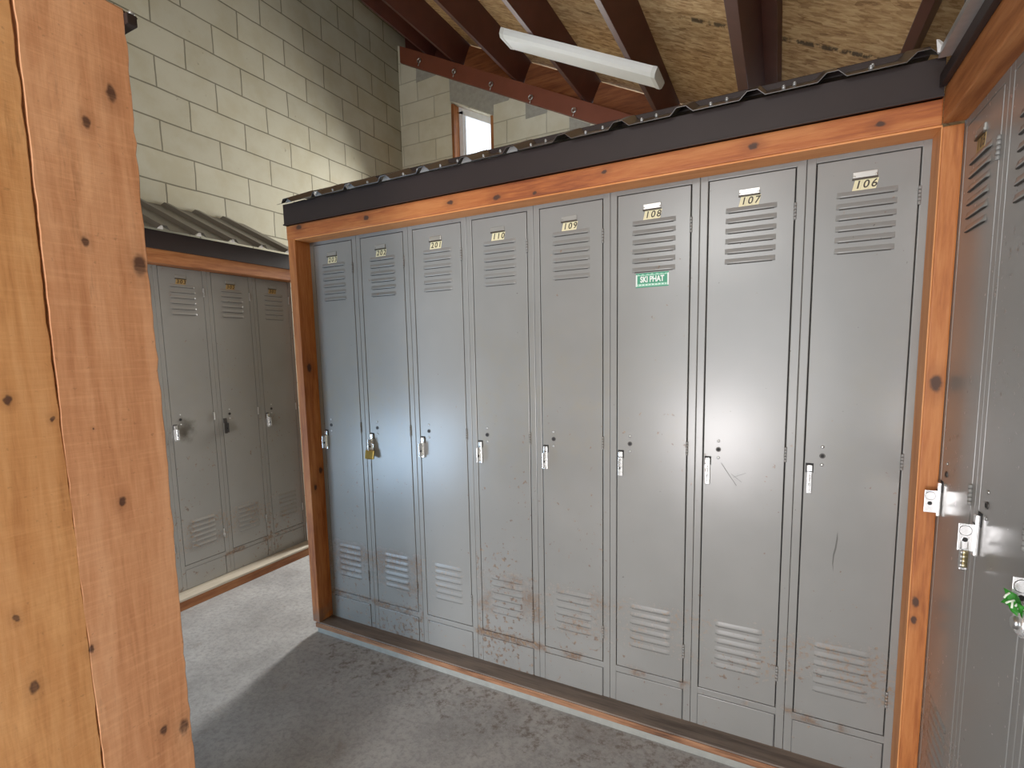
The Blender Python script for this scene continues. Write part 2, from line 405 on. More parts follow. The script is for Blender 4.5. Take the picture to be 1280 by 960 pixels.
# far wall around a window whose head follows the roof slope
wx0, wx1 = -.896, -.418
wzb = .95 + F0
wz0, wz1 = 3.880 + F0, 3.643 + F0
b = MB(); T = (0, .2, 0)
b.poly([(XL, YB, 0), (wx0, YB, 0), (wx0, YB, zwt(wx0)), (XL, YB, zwt(XL))], T)
b.poly([(wx1, YB, 0), (XR, YB, 0), (XR, YB, zwt(XR)), (wx1, YB, zwt(wx1))], T)
b.poly([(wx0, YB, 0), (wx1, YB, 0), (wx1, YB, wzb), (wx0, YB, wzb)], T)
b.poly([(wx0, YB, wz0), (wx1, YB, wz1), (wx1, YB, zwt(wx1)), (wx0, YB, zwt(wx0))], T)
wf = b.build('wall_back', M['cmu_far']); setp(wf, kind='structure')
patches = [[(-1.302, 4.33), (-1.05, 4.20), (-1.066, 4.172), (-1.309, 4.162)],
           [(-.905, 4.10), (-.458, 3.89), (-.232, 3.77), (-.25, 3.745), (-.412, 3.742), (-.413, 3.645), (-.80, 3.845), (-.902, 3.885)],
           [(-.073, 3.68), (.145, 3.565), (.139, 3.545), (-.075, 3.538)], [(.356, 3.46), (.55, 3.36), (.54, 3.335), (.355, 3.325)]]
for q in patches:
    MB().poly([(x, YB - .004, z + F0) for x, z in q], (0, .006, 0)).build('mortar_patch', M['mortar'], wf)
# window: brown jamb boards, white vinyl frame, glass
win = setp(empty('window_1', (0, 0, 0)), kind='structure')
b = MB()
b.box(wx0 + .001, wx0 + .03, YB + .0, YB + .16, wzb, wz0 - .022)
b.box(wx1 - .03, wx1 - .001, YB + .0, YB + .16, wzb, wz1 + .01)
b.box(wx0 + .03, wx1 - .03, YB + .0, YB + .16, wzb, wzb + .03)
b.build('jamb_board', wood('jamb_wood', 2, (.16, .05, .014), (.33, .11, .03), (.48, .19, .06)), win)
fx0, fx1 = wx0 + .03, wx1 - .03
ht = lambda x: wz0 - (x - wx0) * (wz0 - wz1) / (wx1 - wx0)
b = MB()
def fr(x0, x1, w, y0, y1):
    b.box(x0, x0 + w, y0, y1, wzb + .03, ht(x0 + w) - w * .6); b.box(x1 - w, x1, y0, y1, wzb + .03, ht(x1) - w * .6)
    b.box(x0, x1, y0, y1, wzb + .03, wzb + .03 + w)
    b.poly([(x0, y0, ht(x0)), (x1, y0, ht(x1)), (x1, y0, ht(x1) - w * 1.4), (x0, y0, ht(x0) - w * 1.4)], (0, y1 - y0, 0))
fr(fx0, fx1, .045, YB + .10, YB + .15)
b.build('window_frame', M['vinyl'], win)
b = MB(); fr(fx0 + .044, fx1 - .044, .022, YB + .115, YB + .14); b.build('sash', M['vinyl'], win)
tg = NT('window_glass'); tg.t.nodes.remove(tg.b)
gb = tg.n('ShaderNodeBsdfGlass'); gb.inputs['IOR'].default_value = 1.05; gb.inputs['Roughness'].default_value = 0
tr = tg.n('ShaderNodeBsdfTransparent'); mx = tg.n('ShaderNodeMixShader'); mx.inputs[0].default_value = .06
gl = tg.n('ShaderNodeBsdfGlossy'); gl.inputs['Roughness'].default_value = .02
tg.l(tr.outputs[0], mx.inputs[1]); tg.l(gl.outputs[0], mx.inputs[2]); tg.l(mx.outputs[0], tg.out.inputs[0])
tg.t.nodes.remove(gb)
MB().poly([(fx0 + .04, YB + .126, wzb + .06), (fx1 - .04, YB + .126, wzb + .06), (fx1 - .04, YB + .126, ht(fx1) - .05), (fx0 + .04, YB + .126, ht(fx0) - .05)], (0, .004, 0)).build('pane', tg.m, win)
# gable wall behind the camera, with a wide opening down to the ground
b = MB()
ox0, ox1 = .75, 2.75
b.poly([(XL, YF, 0), (ox0, YF, 0), (ox0, YF, zroof(ox0)), (XL, YF, zroof(XL))], (0, -.2, 0))
b.poly([(ox1, YF, 0), (XR, YF, 0), (XR, YF, zroof(XR)), (ox1, YF, zroof(ox1))], (0, -.2, 0))
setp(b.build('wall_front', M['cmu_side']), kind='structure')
# roof sheathing
x0, x1 = XL - .3, XR + .4
o = MB().poly([(x0, YF - .4, zroof(x0)), (x1, YF - .4, zroof(x1)), (x1, YF - .4, zroof(x1) + .02), (x0, YF - .4, zroof(x0) + .02)], (0, YB + .6 - YF, 0)).build('ceiling', M['osb'])
setp(o, kind='structure')

# rafters: planks on edge, square to the roof slope
nx, nz = .502 / math.hypot(1, .502), 1 / math.hypot(1, .502)
ux, uz = nz, -nx                                   # down-slope direction
raf = [(-1.215, .045, 'dark stained rafter against the tall block wall, steepest looking'), (-.875, .05, 'second rafter from the tall block wall, above the beam with hooks'),
       (-.213, .052, 'dark rafter crossing just left of the fluorescent light, above the window'), (.465, .048, 'dark rafter passing behind the upper left end of the fluorescent light'),
       (1.143, .045, 'dark rafter crossing behind the lower right end of the fluorescent light'), (1.81, .066, 'thick doubled dark rafter standing clear right of the fluorescent light'),
       (2.478, .040, 'dark rafter near the roof corner above the right hand lockers')]
for i, (x, w, lab) in enumerate(raf):
    r = empty('rafter', (x, YB + .30, zraf(x)), 0, lab, 'rafter', 'rafters under the sheathing')
    H = .2205
    q = [(0, 0, 0), (ux * w, 0, uz * w), (ux * w + nx * H, 0, uz * w + nz * H), (nx * H, 0, nz * H)]
    L = YF - YB - .28
    MB().poly(q, (0, L, 0), bev=.003).build('board', M['rafter'], r)
    if i == 5:
        a, c = .066, .145
        q = [(ux * a + nx * .17, 0, uz * a + nz * .17), (ux * c + nx * .17, 0, uz * c + nz * .17), (ux * c + nx * H, 0, uz * c + nz * H), (ux * a + nx * H, 0, uz * a + nz * H)]
        MB().poly(q, (0, L, 0), bev=.003).build('sister_board', M['rafter'], r)
for xa, xc, lab in ((XL - .1, -1.215, 'dark board closing the top corner between the tall wall and the first rafter'), (-1.17, -.875, 'dark board closing the gap between the first two rafters over the beam')):
    p0 = lambda x, h: (x, YB + .13, zraf(x) + h)
    o = MB().poly([p0(xa, .002), p0(xc, .002), p0(xc + .09, .235), p0(xa + .075, .235)], (0, .02, 0)).build('blocking_board', M['rafter'])
    setp(o, lab, 'board', 'blocking boards between the rafters')
# orange-brown blocking between the rafters over the far beam
bl = ['orange brown board between the second rafter and the one above the window', 'orange brown board closing the rafter gap left of the fluorescent light',
      'orange brown board closing the rafter gap beneath the fluorescent light', 'shaded brown board in the rafter gap at the beam\'s lower end']
for (a, c), lab in zip(((1, 2), (2, 3), (3, 4), (4, 5)), bl):
    xa = raf[a][0] + raf[a][1] * ux + nx * .02; xc = raf[c][0]
    p0 = lambda x, h: (x, YB + .13, zraf(x) + h)
    o = MB().poly([p0(xa, .002), p0(xc, .002), p0(xc + .09, .235), p0(xa + .075, .235)], (0, .02, 0)).build('blocking_board', M['block'])
    setp(o, lab, 'board', 'blocking boards between the rafters')
# sloped beam along the far wall with eye hooks
g = (2.68 + 1.888) / (2.72 + 1.888)
def atw(x, z, y=YB - .04): return (2.0768 + (x - 2.0768) * g, y, F0 + 1.3858 + (z - 1.3858) * g)
beam = empty('roof_beam', atw(0, 3.8), 0, 'red brown sloping beam with eye hooks along the far block wall', 'beam')
bo = Vector(beam.location)
pts = [Vector(atw(x, z)) - bo for x, z in ((-1.508, 4.572), (2.4, 2.612), (2.4, 2.45), (-1.508, 4.410))]
MB().poly(pts, (0, .04, 0), bev=.003).build('board', M['beam'], beam)
for hx, hz in ((-1.253, 4.345), (-.838, 4.135), (-.427, 3.915), (-.015, 3.70), (.403, 3.495)):
    c = Vector(atw(hx, hz)) - bo
    b = MB()
    b.cyl(c + Vector((0, .002, .012)), c + Vector((0, -.014, .012)), .005, 10)
    pr = [c + Vector((  .019 * math.cos(a), -.016, .019 * math.sin(a) + .010)) for a in [math.radians(90 + k * 24) for k in range(15)]]
    b.tube(pr, .006, 8)
    b.tube([c + Vector((.004, -.016, -.006)), c + Vector((.0, -.02, -.02)), c + Vector((-.006, -.026, -.044))], .004, 8)
    b.build('eye_hook', M['steel'], beam)

# fluorescent fixture under the rafters
lx0, lx1, ly0, ly1 = .255, 1.352, 1.625, 1.845
lamp = empty('fluorescent_light', (lx0, ly0, zraf(lx0)), 0, 'long white wraparound fluorescent light fixed under the rafters', 'light fixture')
Ls = (lx1 - lx0) / ux
def lp(s, y, h): return (ux * s - nx * h, y, uz * s - nz * h)       # s along slope, h below rafters
W = ly1 - ly0
prof = [(0, .002), (0, .018), (.006, .040), (.03, .055), (W - .03, .055), (W - .006, .040), (W, .018), (W, .002)]
d = Vector(lp(Ls - .05, 0, 0)) - Vector(lp(0, 0, 0))
MB().poly([lp(.025, y, h) for y, h in prof], d).build('diffuser', M['lamp_lens'], lamp)
MB().poly([lp(.0, y, h) for y, h in ((.01, 0), (W - .01, 0), (W - .01, .012), (.01, .012))], Vector(lp(Ls, 0, 0))).build('housing', M['lamp_white'], lamp)
for s0 in (0, Ls - .03):
    MB().poly([lp(s0, (y - W / 2) * 1.03 + W / 2, h * 1.06 - .001) for y, h in prof], Vector(lp(.03, 0, 0)), bev=.002).build('end_cap', M['lamp_white'], lamp)

# ------------------------------------------------------------------ lockers
LW, HT = .305, 1.956
dx0, dx1, dz0, dz1 = .0268, LW - .0285, .1483, 1.929
def louvre(b, x0, x1, zt, zb, d=.0058, y=0.0):
    """pressed louvre: slopes out from zt down to an open lip at zb, ends drawn in"""
    t = bmesh.new()
    xs = [x0, x0 + .006, x0 + .014, x1 - .014, x1 - .006, x1]
    k = [0, .75, 1, 1, .75, 0]
    prof = [(0, zt), (.45, zt - (zt - zb) * .35), (.85, zt - (zt - zb) * .7), (1, zb)]
    g = [[t.verts.new((x, y - .0002 - d * kk * p, z)) for p, z in prof] for x, kk in zip(xs, k)]
    back = [t.verts.new((x, y + .0005, zb)) for x in xs]
    for i in range(len(xs) - 1):
        for j in range(len(prof) - 1):
            f = t.faces.new((g[i][j], g[i][j + 1], g[i + 1][j + 1], g[i + 1][j])); f.material_index = 0; f.smooth = True
        f = t.faces.new((g[i][-1], back[i], back[i + 1], g[i + 1][-1])); f.material_index = 1
    me = bpy.data.meshes.new('tmp'); t.to_mesh(me); t.free(); b.bm.from_mesh(me); bpy.data.meshes.remove(me)
    b.box(x0 + .008, x1 - .008, y - .0006, y + .001, zb - .0022, zb - .0002, 1)

def frame_mesh():
    b = MB(); D = .40; bv = .0022
    b.box(.0006, dx0 - .0022, 0, .03, 0, HT, 0, bv); b.box(dx1 + .0022, LW - .0006, 0, .03, 0, HT, 0, bv)
    b.box(dx0 - .003, dx1 + .003, .0005, .03, dz1 + .0022, HT, 0, .001)
    b.box(dx0 - .003, dx1 + .003, .0005, .03, .122, dz0 - .0022, 0, .001)
    b.box(.002, .004, .03, D, 0, HT, 0); b.box(LW - .004, LW - .002, .03, D, 0, HT, 0)
    b.box(.004, LW - .004, D - .002, D, 0, HT, 0); b.box(.004, LW - .004, .03, D, HT - .002, HT, 0)
    b.box(.004, LW - .004, .03, D, .10, .102, 0)
    b.box(dx0 - .006, dx0 + .001, .022, .03, dz0 - .01, dz1 + .01, 1); b.box(dx1 - .001, dx1 + .006, .022, .03, dz0 - .01, dz1 + .01, 1)
    b.box(dx0, dx1, .022, .03, dz1 - .001, dz1 + .01, 1); b.box(dx0, dx1, .022, .03, dz0 - .01, dz0 + .001, 1)
    # stamped lines along the jambs
    return b
def base_mesh():
    b = MB(); b.box(.0258, .2745, -.0006, .02, 0.0, .1195, 0, .0015)
    b.box(.0238, .0258, .004, .02, 0, .121, 1); b.box(.2745, .2765, .004, .02, 0, .121, 1); b.box(.0238, .2765, .004, .02, .1195, .1215, 1)
    return b
def door_mesh(dl=.0024):
    b = MB(); b.box(dx0 + .0012, dx1 - .0012, 0, .02, dz0 + .0012, dz1 - .0012, 0, .0018)
    for k in range(6):
        z = 1.819 - .0322 * k; louvre(b, .080, .228, z + .0165, z)
        z = .416 - .0308 * k; louvre(b, .079, .228, z, z - .0180, dl)
    return b
def latch_mesh():
    b = MB()                                          # local to the door, bar at x=.042
    b.box(.031, .053, -.0014, .002, .982, 1.0125, 1)             # dark recess behind the lift
    b.box(.0335, .0505, -.0100, -.001, .914, 1.0075, 0, .003)
    b.box(.0345, .0495, -.0108, -.001, .986, .9885, 1)
    b.box(.040, .0432, -.036, -.009, .922, .984, 0, .0012)            # hasp plate
    b.cyl((.0396, -.0235, .969), (.0436, -.0235, .969), .0118, 20, 1)
    b.cyl((.0392, -.0235, .969), (.0440, -.0235, .969), .0108, 20)
    b.cyl((.0392, -.0235, .948), (.0440, -.0235, .948), .0052, 16, 1)
    return b
def hinge_mesh(z0, z1):
    b = MB(); xh = dx1 + .0012
    n = 5; h = (z1 - z0) / n
    for k in range(n): b.cyl((xh, -.0028, z0 + k * h + .0006), (xh, -.0028, z0 + (k + 1) * h - .0006), .0042, 12)
    return b
MESH = {}
for nm, key in (('paint', 'm'), ('paint_left', 'l')):
    P_ = M[nm]
    MESH[key] = dict(frame=frame_mesh().me('frame', [P_, M['gap']]), base=base_mesh().me('base_panel', [P_, M['seam']]), door=door_mesh(.0055 if key == 'l' else .0024).me('door', [P_, M['slit']]),
                     hinge=[hinge_mesh(a, c).me('hinge', [M['steel'] if key == 'l' else P_]) for a, c in ((1.773, 1.825), (1.010, 1.060), (.247, .301))])
MESH['latch'] = latch_mesh().me('latch_handle', [M['chrome'], M['gap']])
MESH['latch_dark'] = MESH['latch'].copy(); MESH['latch_dark'].materials[0] = M['darksteel']
bq = MB(); bq.cyl((.0755, .002, 1.038), (.0755, -.0022, 1.038), .0085, 20, 0); bq.cyl((.0755, -.0018, 1.038), (.0755, -.0028, 1.038), .0052, 16, 1); MESH['plug'] = bq.me('lock_plug', [M['darksteel'], M['gap']])
MESH['rivet'] = [MB().ball((.0755, -.0005, z), .0048, sc=(1, .5, 1)).me('rivet', [M['steel']]) for z in (1.067, 1.009)]
bh = MB(); bh.box(.118, .178, -.004, .001, 1.868, 1.887, 0, .0012); bh.box(.117, .179, -.0062, .001, 1.8645, 1.8700, 1, .0008)
bh.ball((.1215, -.004, 1.875), .003, sc=(1, .5, 1)); bh.ball((.1745, -.004, 1.875), .003, sc=(1, .5, 1))
MESH['holder'] = bh.me('card_holder', [M['holder'], M['ink']])
MESH['holder_dull'] = MESH['holder'].copy(); MESH['holder_dull'].materials[0] = M['holder_dull']
STK = {}
def sticker(ch, k, dull):
    key = (ch, k, dull)
    if key in STK: return STK[key]
    b = MB(); w = .0195; x0 = .1175 + k * w; z0, z1 = 1.8355, 1.8645; s = .0065
    b.poly([(x0, -.0007, z0), (x0 + w - .0004, -.0007, z0), (x0 + w - .0004 + s, -.0007, z1), (x0 + s, -.0007, z1)], (0, .0012, 0), 0)
    me = text_mesh(ch, .0305, .2, 1.0, .0006)
    t = bmesh.new(); t.from_mesh(me)
    for v in t.verts: v.co = Vector((x0 + w * .52 + s * .5 + v.co.x, -.0011, (z0 + z1) / 2 + v.co.y))
    me2 = bpy.data.meshes.new('tmp'); t.to_mesh(me2); t.free(); b.mesh(me2, 1)
    bpy.data.meshes.remove(me); bpy.data.meshes.remove(me2)
    STK[key] = b.me('number_sticker', [M['cream_dull'] if dull else M['cream'], M['ink']])
    return STK[key]
def locker(loc, rz, number, label, group, rust, key='m', dull=False, scale=(1, 1, 1), latch='latch'):
    r = empty('locker', loc, rz, label, 'locker', group, scale)
    ms = MESH[key]
    f = add('frame', ms['frame'], r); f['rust'] = rust
    o = add('base_panel', ms['base'], r); o['rust'] = rust
    d = add('door', ms['door'], r); d['rust'] = rust
    for h in ms['hinge']: o = add('hinge', h, d); o['rust'] = rust
    add('latch_handle', MESH[latch], d)
    add('lock_plug', MESH['plug'], d)
    for q in MESH['rivet']: add('rivet', q, d)
    add('card_holder', MESH['holder' if number in ('201', '108', '107', '106') else 'holder_dull'], d)
    for k, ch in enumerate(number): add('number_sticker', sticker(ch, k, dull), d)
    return r, d

G1 = 'grey lockers in the middle row'
main = [('203', 1.0, 'grey steel locker numbered 203, leftmost of the middle row by the left post'), ('202', .85, 'grey steel locker numbered 202 with a brass padlock on its latch'),
        ('201', .15, 'grey steel locker numbered 201, right of the one with the brass padlock'), ('110', .95, 'grey rust-spotted steel locker numbered 110 in the middle row'),
        ('109', .62, 'grey steel locker numbered 109, left of the one with the green sticker'), ('108', .40, 'grey steel locker numbered 108 with a green SKI PHAT sticker'),
        ('107', .30, 'grey steel locker numbered 107 with bright reflections on its door'), ('106', .45, 'grey steel locker numbered 106, widest in view beside the right post')]
doors = {}
for i, (n, ru, lab) in enumerate(main):
    r, doors[n] = locker((i * LW, 0, F0), 0, n, lab, G1, ru)
# SKI PHAT sticker on 108
b = MB(); sx0, sx1, sz0, sz1 = .0935, .2075, 1.6035, 1.6535
b.box(sx0, sx1, -.0008, .0005, sz0, sz1, 0)
b.box(sx0, sx0 + .005, -.0011, 0, sz0 + .004, sz1 - .005, 1); b.box(sx1 - .005, sx1, -.0011, 0, sz0 + .004, sz1 - .005, 1)
b.box(sx0 + .006, sx1 - .006, -.0011, 0, sz0 + .0045, sz0 + .0125, 2)
rr = random.Random(3); top = [(sx0 + .005, sz1 - .009)]
for k in range(13): top.append((sx0 + .008 + k * (sx1 - sx0 - .016) / 12, sz1 - (.006 if k % 2 else .0025) - rr.random() * .002))
top.append((sx1 - .005, sz1 - .009))
b.poly([(x, -.0011, z) for x, z in top], (0, .0008, 0), 2)
for k in range(26): b.box(sx0 + .009 + k * .0037, sx0 + .0112 + k * .0037, -.0013, 0, sz0 + .006 + rr.random() * .002, sz0 + .0095 + rr.random() * .002, 1 if k % 3 else 0)
me = text_mesh('SKI PHAT', .0265, 0, .98, .0009)
t = bmesh.new(); t.from_mesh(me); xs = [v.co.x for v in t.verts]; kx = .083 / (max(xs) - min(xs)); cx = (max(xs) + min(xs)) / 2
for v in t.verts: v.co = Vector(((sx0 + sx1) / 2 + (v.co.x - cx) * kx, -.0014, sz0 + .0268 + v.co.y * 1.05))
me2 = bpy.data.meshes.new('tmp'); t.to_mesh(me2); t.free(); b.mesh(me2, 1)
o = b.build('bumper_sticker', [M['stk_green'], M['stk_white'], M['stk_pale']], doors['108']); o['label'] = 'green and white SKI PHAT sticker'

b = MB(); o106, o107 = 7 * LW, 6 * LW
q = [(.1265, .799), (.1285, .775), (.1255, .74), (.121, .72), (.119, .69), (.1205, .665), (.1165, .69), (.117, .72), (.1215, .745), (.1245, .775)]
b.poly([(x, -.0005, z) for x, z in q], (0, .0004, 0)); o = b.build('scuff_mark', [M['scuff']], doors['106']); o['label'] = 'dark curved scuff'
b = MB()
for (xa, za, xb, zb, w_) in ((.085, .99, .135, .915, .0012), (.124, .944, .163, .962, .0007), (.140, .96, .132, .935, .0006), (.118, .955, .15, .93, .0005)):
    b.poly([(xa, -.0005, za), (xb, -.0005, zb), (xb + .0006, -.0005, zb + w_ * 2), (xa + .0006, -.0005, za + w_ * 2)], (0, .0004, 0))
o = b.build('scratch_marks', [M['scuff']], doors['107']); o['label'] = 'dark scratches'

# left row (faces +x), right row (faces -x)
LX, LY0, LS = -1.015, -.200, .3096
left = [(-2, '305', 'grey locker of the rear left row, second to the left of the one numbered 303'), (-1, '304', 'grey locker of the rear left row, mostly hidden behind the plank panel'),
        (0, '303', 'grey locker numbered 303 in the rear left row, beside the plank panel'), (1, '302', 'grey locker in the rear left row, middle of the three with whole doors'),
        (2, '301', 'grey locker in the rear left row, next to the middle row\'s left post')]
for i, n, lab in left[1:]:
    locker((LX, LY0 + i * LS, F0 + .012), math.pi / 2, n, lab, 'grey lockers in the rear left row', .45, 'l', True, (LS / LW, 1, .9855), 'latch_dark' if n == '302' else 'latch')
RX, RY0 = 2.482, -.080
right = [(0, '105', 'grey locker in the right row, against the right corner post'), (1, '104', 'grey locker in the right row with a small dial lock on its latch'),
         (2, '103', 'grey locker at the right picture edge with a green tag on its latch')]
for i, n, lab in right:
    locker((RX, RY0 - i * LW, F0), -math.pi / 2, n, lab, 'grey lockers in the right row', .25, 'm', i == 0)

# ------------------------------------------------------------------ padlocks and tag
def arc(cx, z, r, leg, y, n=12):
    p = [(cx - r, y, z - leg)] + [(cx - r * math.cos(math.pi * k / n), y, z + r * math.sin(math.pi * k / n)) for k in range(n + 1)] + [(cx + r, y, z - leg)]
    return p
pl = empty('padlock', (.350, -.028, F0 + .912), math.radians(22), 'brass padlock with steel shackle hanging on locker 202', 'padlock')
pl.rotation_euler = (math.radians(-6), math.radians(7), math.radians(24))
b = MB(); b.box(-.0215, .0215, -.0085, .0085, -.024, .019, 0, .004, 3); b.cyl((0, -.002, -.0245), (0, -.002, -.0228), .005, 14, 1)
b.build('body', [M['brass'], M['darksteel']], pl)
MB().tube(arc(0, .042, .0135, .026, 0), .0036).build('shackle', M['chrome'], pl)

dl = empty('dial_padlock', (2.4585, -.4266, F0 + .906), 0, 'small four dial lock hanging from a latch in the right row', 'padlock')
b = MB(); b.box(-.0075, .0075, -.005, .005, -.028, .020, 0, .002)
b.build('body', [M['steel']], dl)
b = MB()
for k in range(4): b.cyl((-.0065, -.0012, .013 - k * .010), (.0065, -.0012, .013 - k * .010), .0066, 14, 0); b.cyl((-.007, -.0012, .013 - k * .010), (-.003, -.0012, .013 - k * .010), .0069, 14, 1)
b.build('dial', [M['dial_gold'], M['steel']], dl)
MB().tube(arc(0, .040, .006, .022, 0), .0022).build('shackle', M['chrome'], dl)

cp = empty('combination_padlock', (2.4585, -.765, F0 + .918), 0, 'chrome round combination padlock at the right picture edge', 'padlock')
b = MB(); b.cyl((.011, 0, -.002), (-.009, 0, -.002), .0235, 32, 0); b.cyl((-.009, 0, -.002), (-.014, 0, -.002), .0215, 32, 0, .017)
b.build('body', [M['chrome']], cp)
b = MB(); b.cyl((-.0135, 0, -.002), (-.020, 0, -.002), .0115, 24, 0, .009); b.build('dial', [M['steel']], cp)
p = [(0, -.011, .012)] + [(0, -.011 * math.cos(math.pi * k / 10), .034 + .011 * math.sin(math.pi * k / 10)) for k in range(11)] + [(0, .011, .012)]
MB().tube(p, .0036).build('shackle', M['chrome'], cp)

tg_ = empty('key_tag', (2.445, -.762, F0 + .944), math.radians(-72), 'bright green tag with white lettering hanging above the round padlock', 'tag')
rr = random.Random(5)
tt = bmesh.new()
nu, nv = 14, 8; gr = []
for i in range(nu):
    row = []
    for j in range(nv):
        u, v = i / (nu - 1) - .5, j / (nv - 1) - .5
        ex = 1 + .12 * math.sin(7 * u + 4 * v)
        row.append(tt.verts.new((u * .044 * ex - .006, .006 * math.sin(u * 9 + v * 5), v * .030 * ex - u * .012 + .003 * math.sin(11 * u))))
    gr.append(row)
for i in range(nu - 1):
    for j in range(nv - 1): f = tt.faces.new((gr[i][j], gr[i + 1][j], gr[i + 1][j + 1], gr[i][j + 1])); f.smooth = True
bmesh.ops.solidify(tt, geom=list(tt.faces), thickness=.002)
me = bpy.data.meshes.new('strap'); tt.to_mesh(me); tt.free(); me.materials.append(M['tag_green'])
add('strap', me, tg_)
b = MB()
for (u, v, du, dv) in ((-.24, .1, .02, .34), (-.14, -.1, .1, .30), (-.05, .12, .1, -.3), (.06, -.05, .02, .4), (.12, .12, .14, -.1), (.2, -.12, .12, .22), (.28, .1, .05, -.35)):
    def pt(u, v): return (u * .044 - .006, .006 * math.sin(u * 9 + v * 5) - .0025, v * .030 - u * .012)
    b.tube([pt(u, v), pt(u + du * .5, v + dv * .5), pt(u + du, v + dv)], .0016, 6)
b.build('lettering', M['tag_white'], tg_)

# ------------------------------------------------------------------ timber surrounds
def frame_thing(name, label, loc=(0, 0, 0)): return empty('timber_surround', loc, 0, label, 'timber frame')
fm = frame_thing('locker_frame', 'orange timber frame around the middle locker row, knotty posts and header')
MB().box(-.048, 0.0, -.09, .10, F0, 1.952 + F0, 0, .004).build('post', M['wood_z'], fm)
MB().box(2.437, 2.4815, -.09, .10, F0, 1.946 + F0, 0, .004).build('post', M['wood_z'], fm)
MB().box(-.050, 2.4345, -.092, .0, 1.951 + F0, 2.04 + F0, 0, .004).build('header', M['wood_x'], fm)
MB().box(0.0, 2.4365, -.088, -.001, 1.9455 + F0, 1.9512 + F0, 0, .0015).build('header_lit_face', M['lit_wood_x'], fm)  # thin lighter strip painting bounced light on the header's underside
MB().box(2.4335, 2.4372, -.0885, -.001, F0, 1.946 + F0, 0, .0012).build('post_lit_face', M['lit_wood_z'], fm)  # thin lighter strip painting light on the post's inner face
b = MB(); b.box(-.030, 2.48, -.086, .30, .030, F0, 0, .003)
b.build('sill', M['sill_x'], fm)
b = MB(); b.box(-.031, 2.43, -.090, -.0855, .0285, F0 - .006, 0, .0015); b.build('sill_face', M['sill_face'], fm)
b = MB(); b.box(-.022, 2.48, -.087, .30, 0, .0295, 0, .003); b.build('curb', M['curb'], fm)
# wood glued-in repair piece near the latch on the left post
MB().box(-.0005, .0035, -.055, -.005, F0 + .93, F0 + 1.0, 0, .001).build('strike_notch', M['gap'], fm) if False else None

fl = frame_thing('locker_frame', 'orange header and low sill framing the rear left lockers')
FX = LX + .09; HZ = 1.913 + F0
MB().box(LX - .0, FX, -1.15, .78, HZ, HZ + .085, 0, .004).build('header', M['wood_y'], fl)
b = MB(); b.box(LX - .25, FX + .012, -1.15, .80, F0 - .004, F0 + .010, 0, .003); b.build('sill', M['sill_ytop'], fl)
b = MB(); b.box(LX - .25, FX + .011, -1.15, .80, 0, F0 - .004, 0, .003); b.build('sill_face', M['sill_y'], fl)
MB().box(LX, FX, .745, .80, F0 + .01, HZ, 0, .004).build('post', M['wood_z'], fl)

fr_ = frame_thing('locker_frame', 'shaded orange header beam above the right hand lockers')
MB().box(2.434, 2.484, -1.05, -.093, 1.95 + F0, 2.042 + F0, 0, .004).build('header', M['wood_y'], fr_)
b = MB(); b.box(2.440, 2.80, -1.05, -.093, 0, F0, 0, .003); b.build('sill', M['sill_x'], fr_)

# ------------------------------------------------------------------ brown metal roofs of the locker bays
def ribbed(p0, along, up, n, pitch, length, first, th=.0012, rh=.022, nflat=None):
    """trapezoid ribbed sheet. p0 origin at eave; along: unit eave dir; up: unit vector up the slope"""
    along, up = Vector(along), Vector(up); nrm = along.cross(up).normalized()
    if nrm.z < 0: nrm = -nrm
    prof = [(0, 0)]
    for k in range(n):
        c = first + k * pitch
        prof += [(c - .034, 0), (c - .014, rh), (c + .014, rh), (c + .034, 0)]
    prof.append((first + n * pitch - .05, 0))
    t = bmesh.new(); a = []; b_ = []
    for s, h in prof:
        q = Vector(p0) + along * s + nrm * h
        a.append(t.verts.new(q)); b_.append(t.verts.new(q + up * length))
    for i in range(len(prof) - 1): t.faces.new((a[i], a[i + 1], b_[i + 1], b_[i]))
    bmesh.ops.recalc_face_normals(t, faces=list(t.faces))
    bmesh.ops.solidify(t, geom=list(t.faces), thickness=th)
    me = bpy.data.meshes.new('roof_sheet'); t.to_mesh(me); t.free(); return me
rm_ = empty('bay_roof', (0, -.1, 2.1 + F0), 0, 'dark brown ribbed metal roof and fascia over the middle locker row', 'metal roof')
ro = Vector(rm_.location)
def rel(me, root):
    me.transform(Matrix.Translation(-Vector(root.location))); return me
sl = math.atan(.47)
me = ribbed((-.045, -.142, 2.104 + F0), (1, 0, 0), (0, math.cos(sl), math.sin(sl)), 13, .1963, .177, .065 + .0017, rh=.018); me.materials.append(M['roof_sheet'])
add('roof_sheet', rel(me, rm_), rm_)
b = MB(); b.box(-.040, 2.43, -.112, -.097, 2.012 + F0, 2.110 + F0, 0, .002); b.poly([(-.040, -.097, 2.012 + F0), (-.040, .62, 2.012 + F0), (-.040, .62, 2.10 + F0), (-.040, .018, 2.165 + F0), (-.040, -.097, 2.114 + F0)], (.008, 0, 0))
b.box(-.040, 2.43, -.118, -.097, 2.012 + F0, 2.018 + F0, 0, .001)
me = b.me('fascia', [M['roof_brown']]); add('fascia', rel(me, rm_), rm_)
for k in range(12):
    for dd in (.035, .10):
        x = -.045 + .263 + k * .1963 + .098 + (.012 if dd > .06 else -.02) + random.uniform(-.012, .012)
        if x > 2.36: continue
        y = -.142 + dd * math.cos(sl); z = 2.104 + F0 + dd * math.sin(sl)
        b = MB(); b.cyl((x, y, z), (x, y - .003, z + .006), .0052, 12); b.ball((x, y - .0035, z + .007), .0042, sc=(1, 1, .8))
        me = b.me('screw', [M['galv']]); add('screw', rel(me, rm_), rm_)
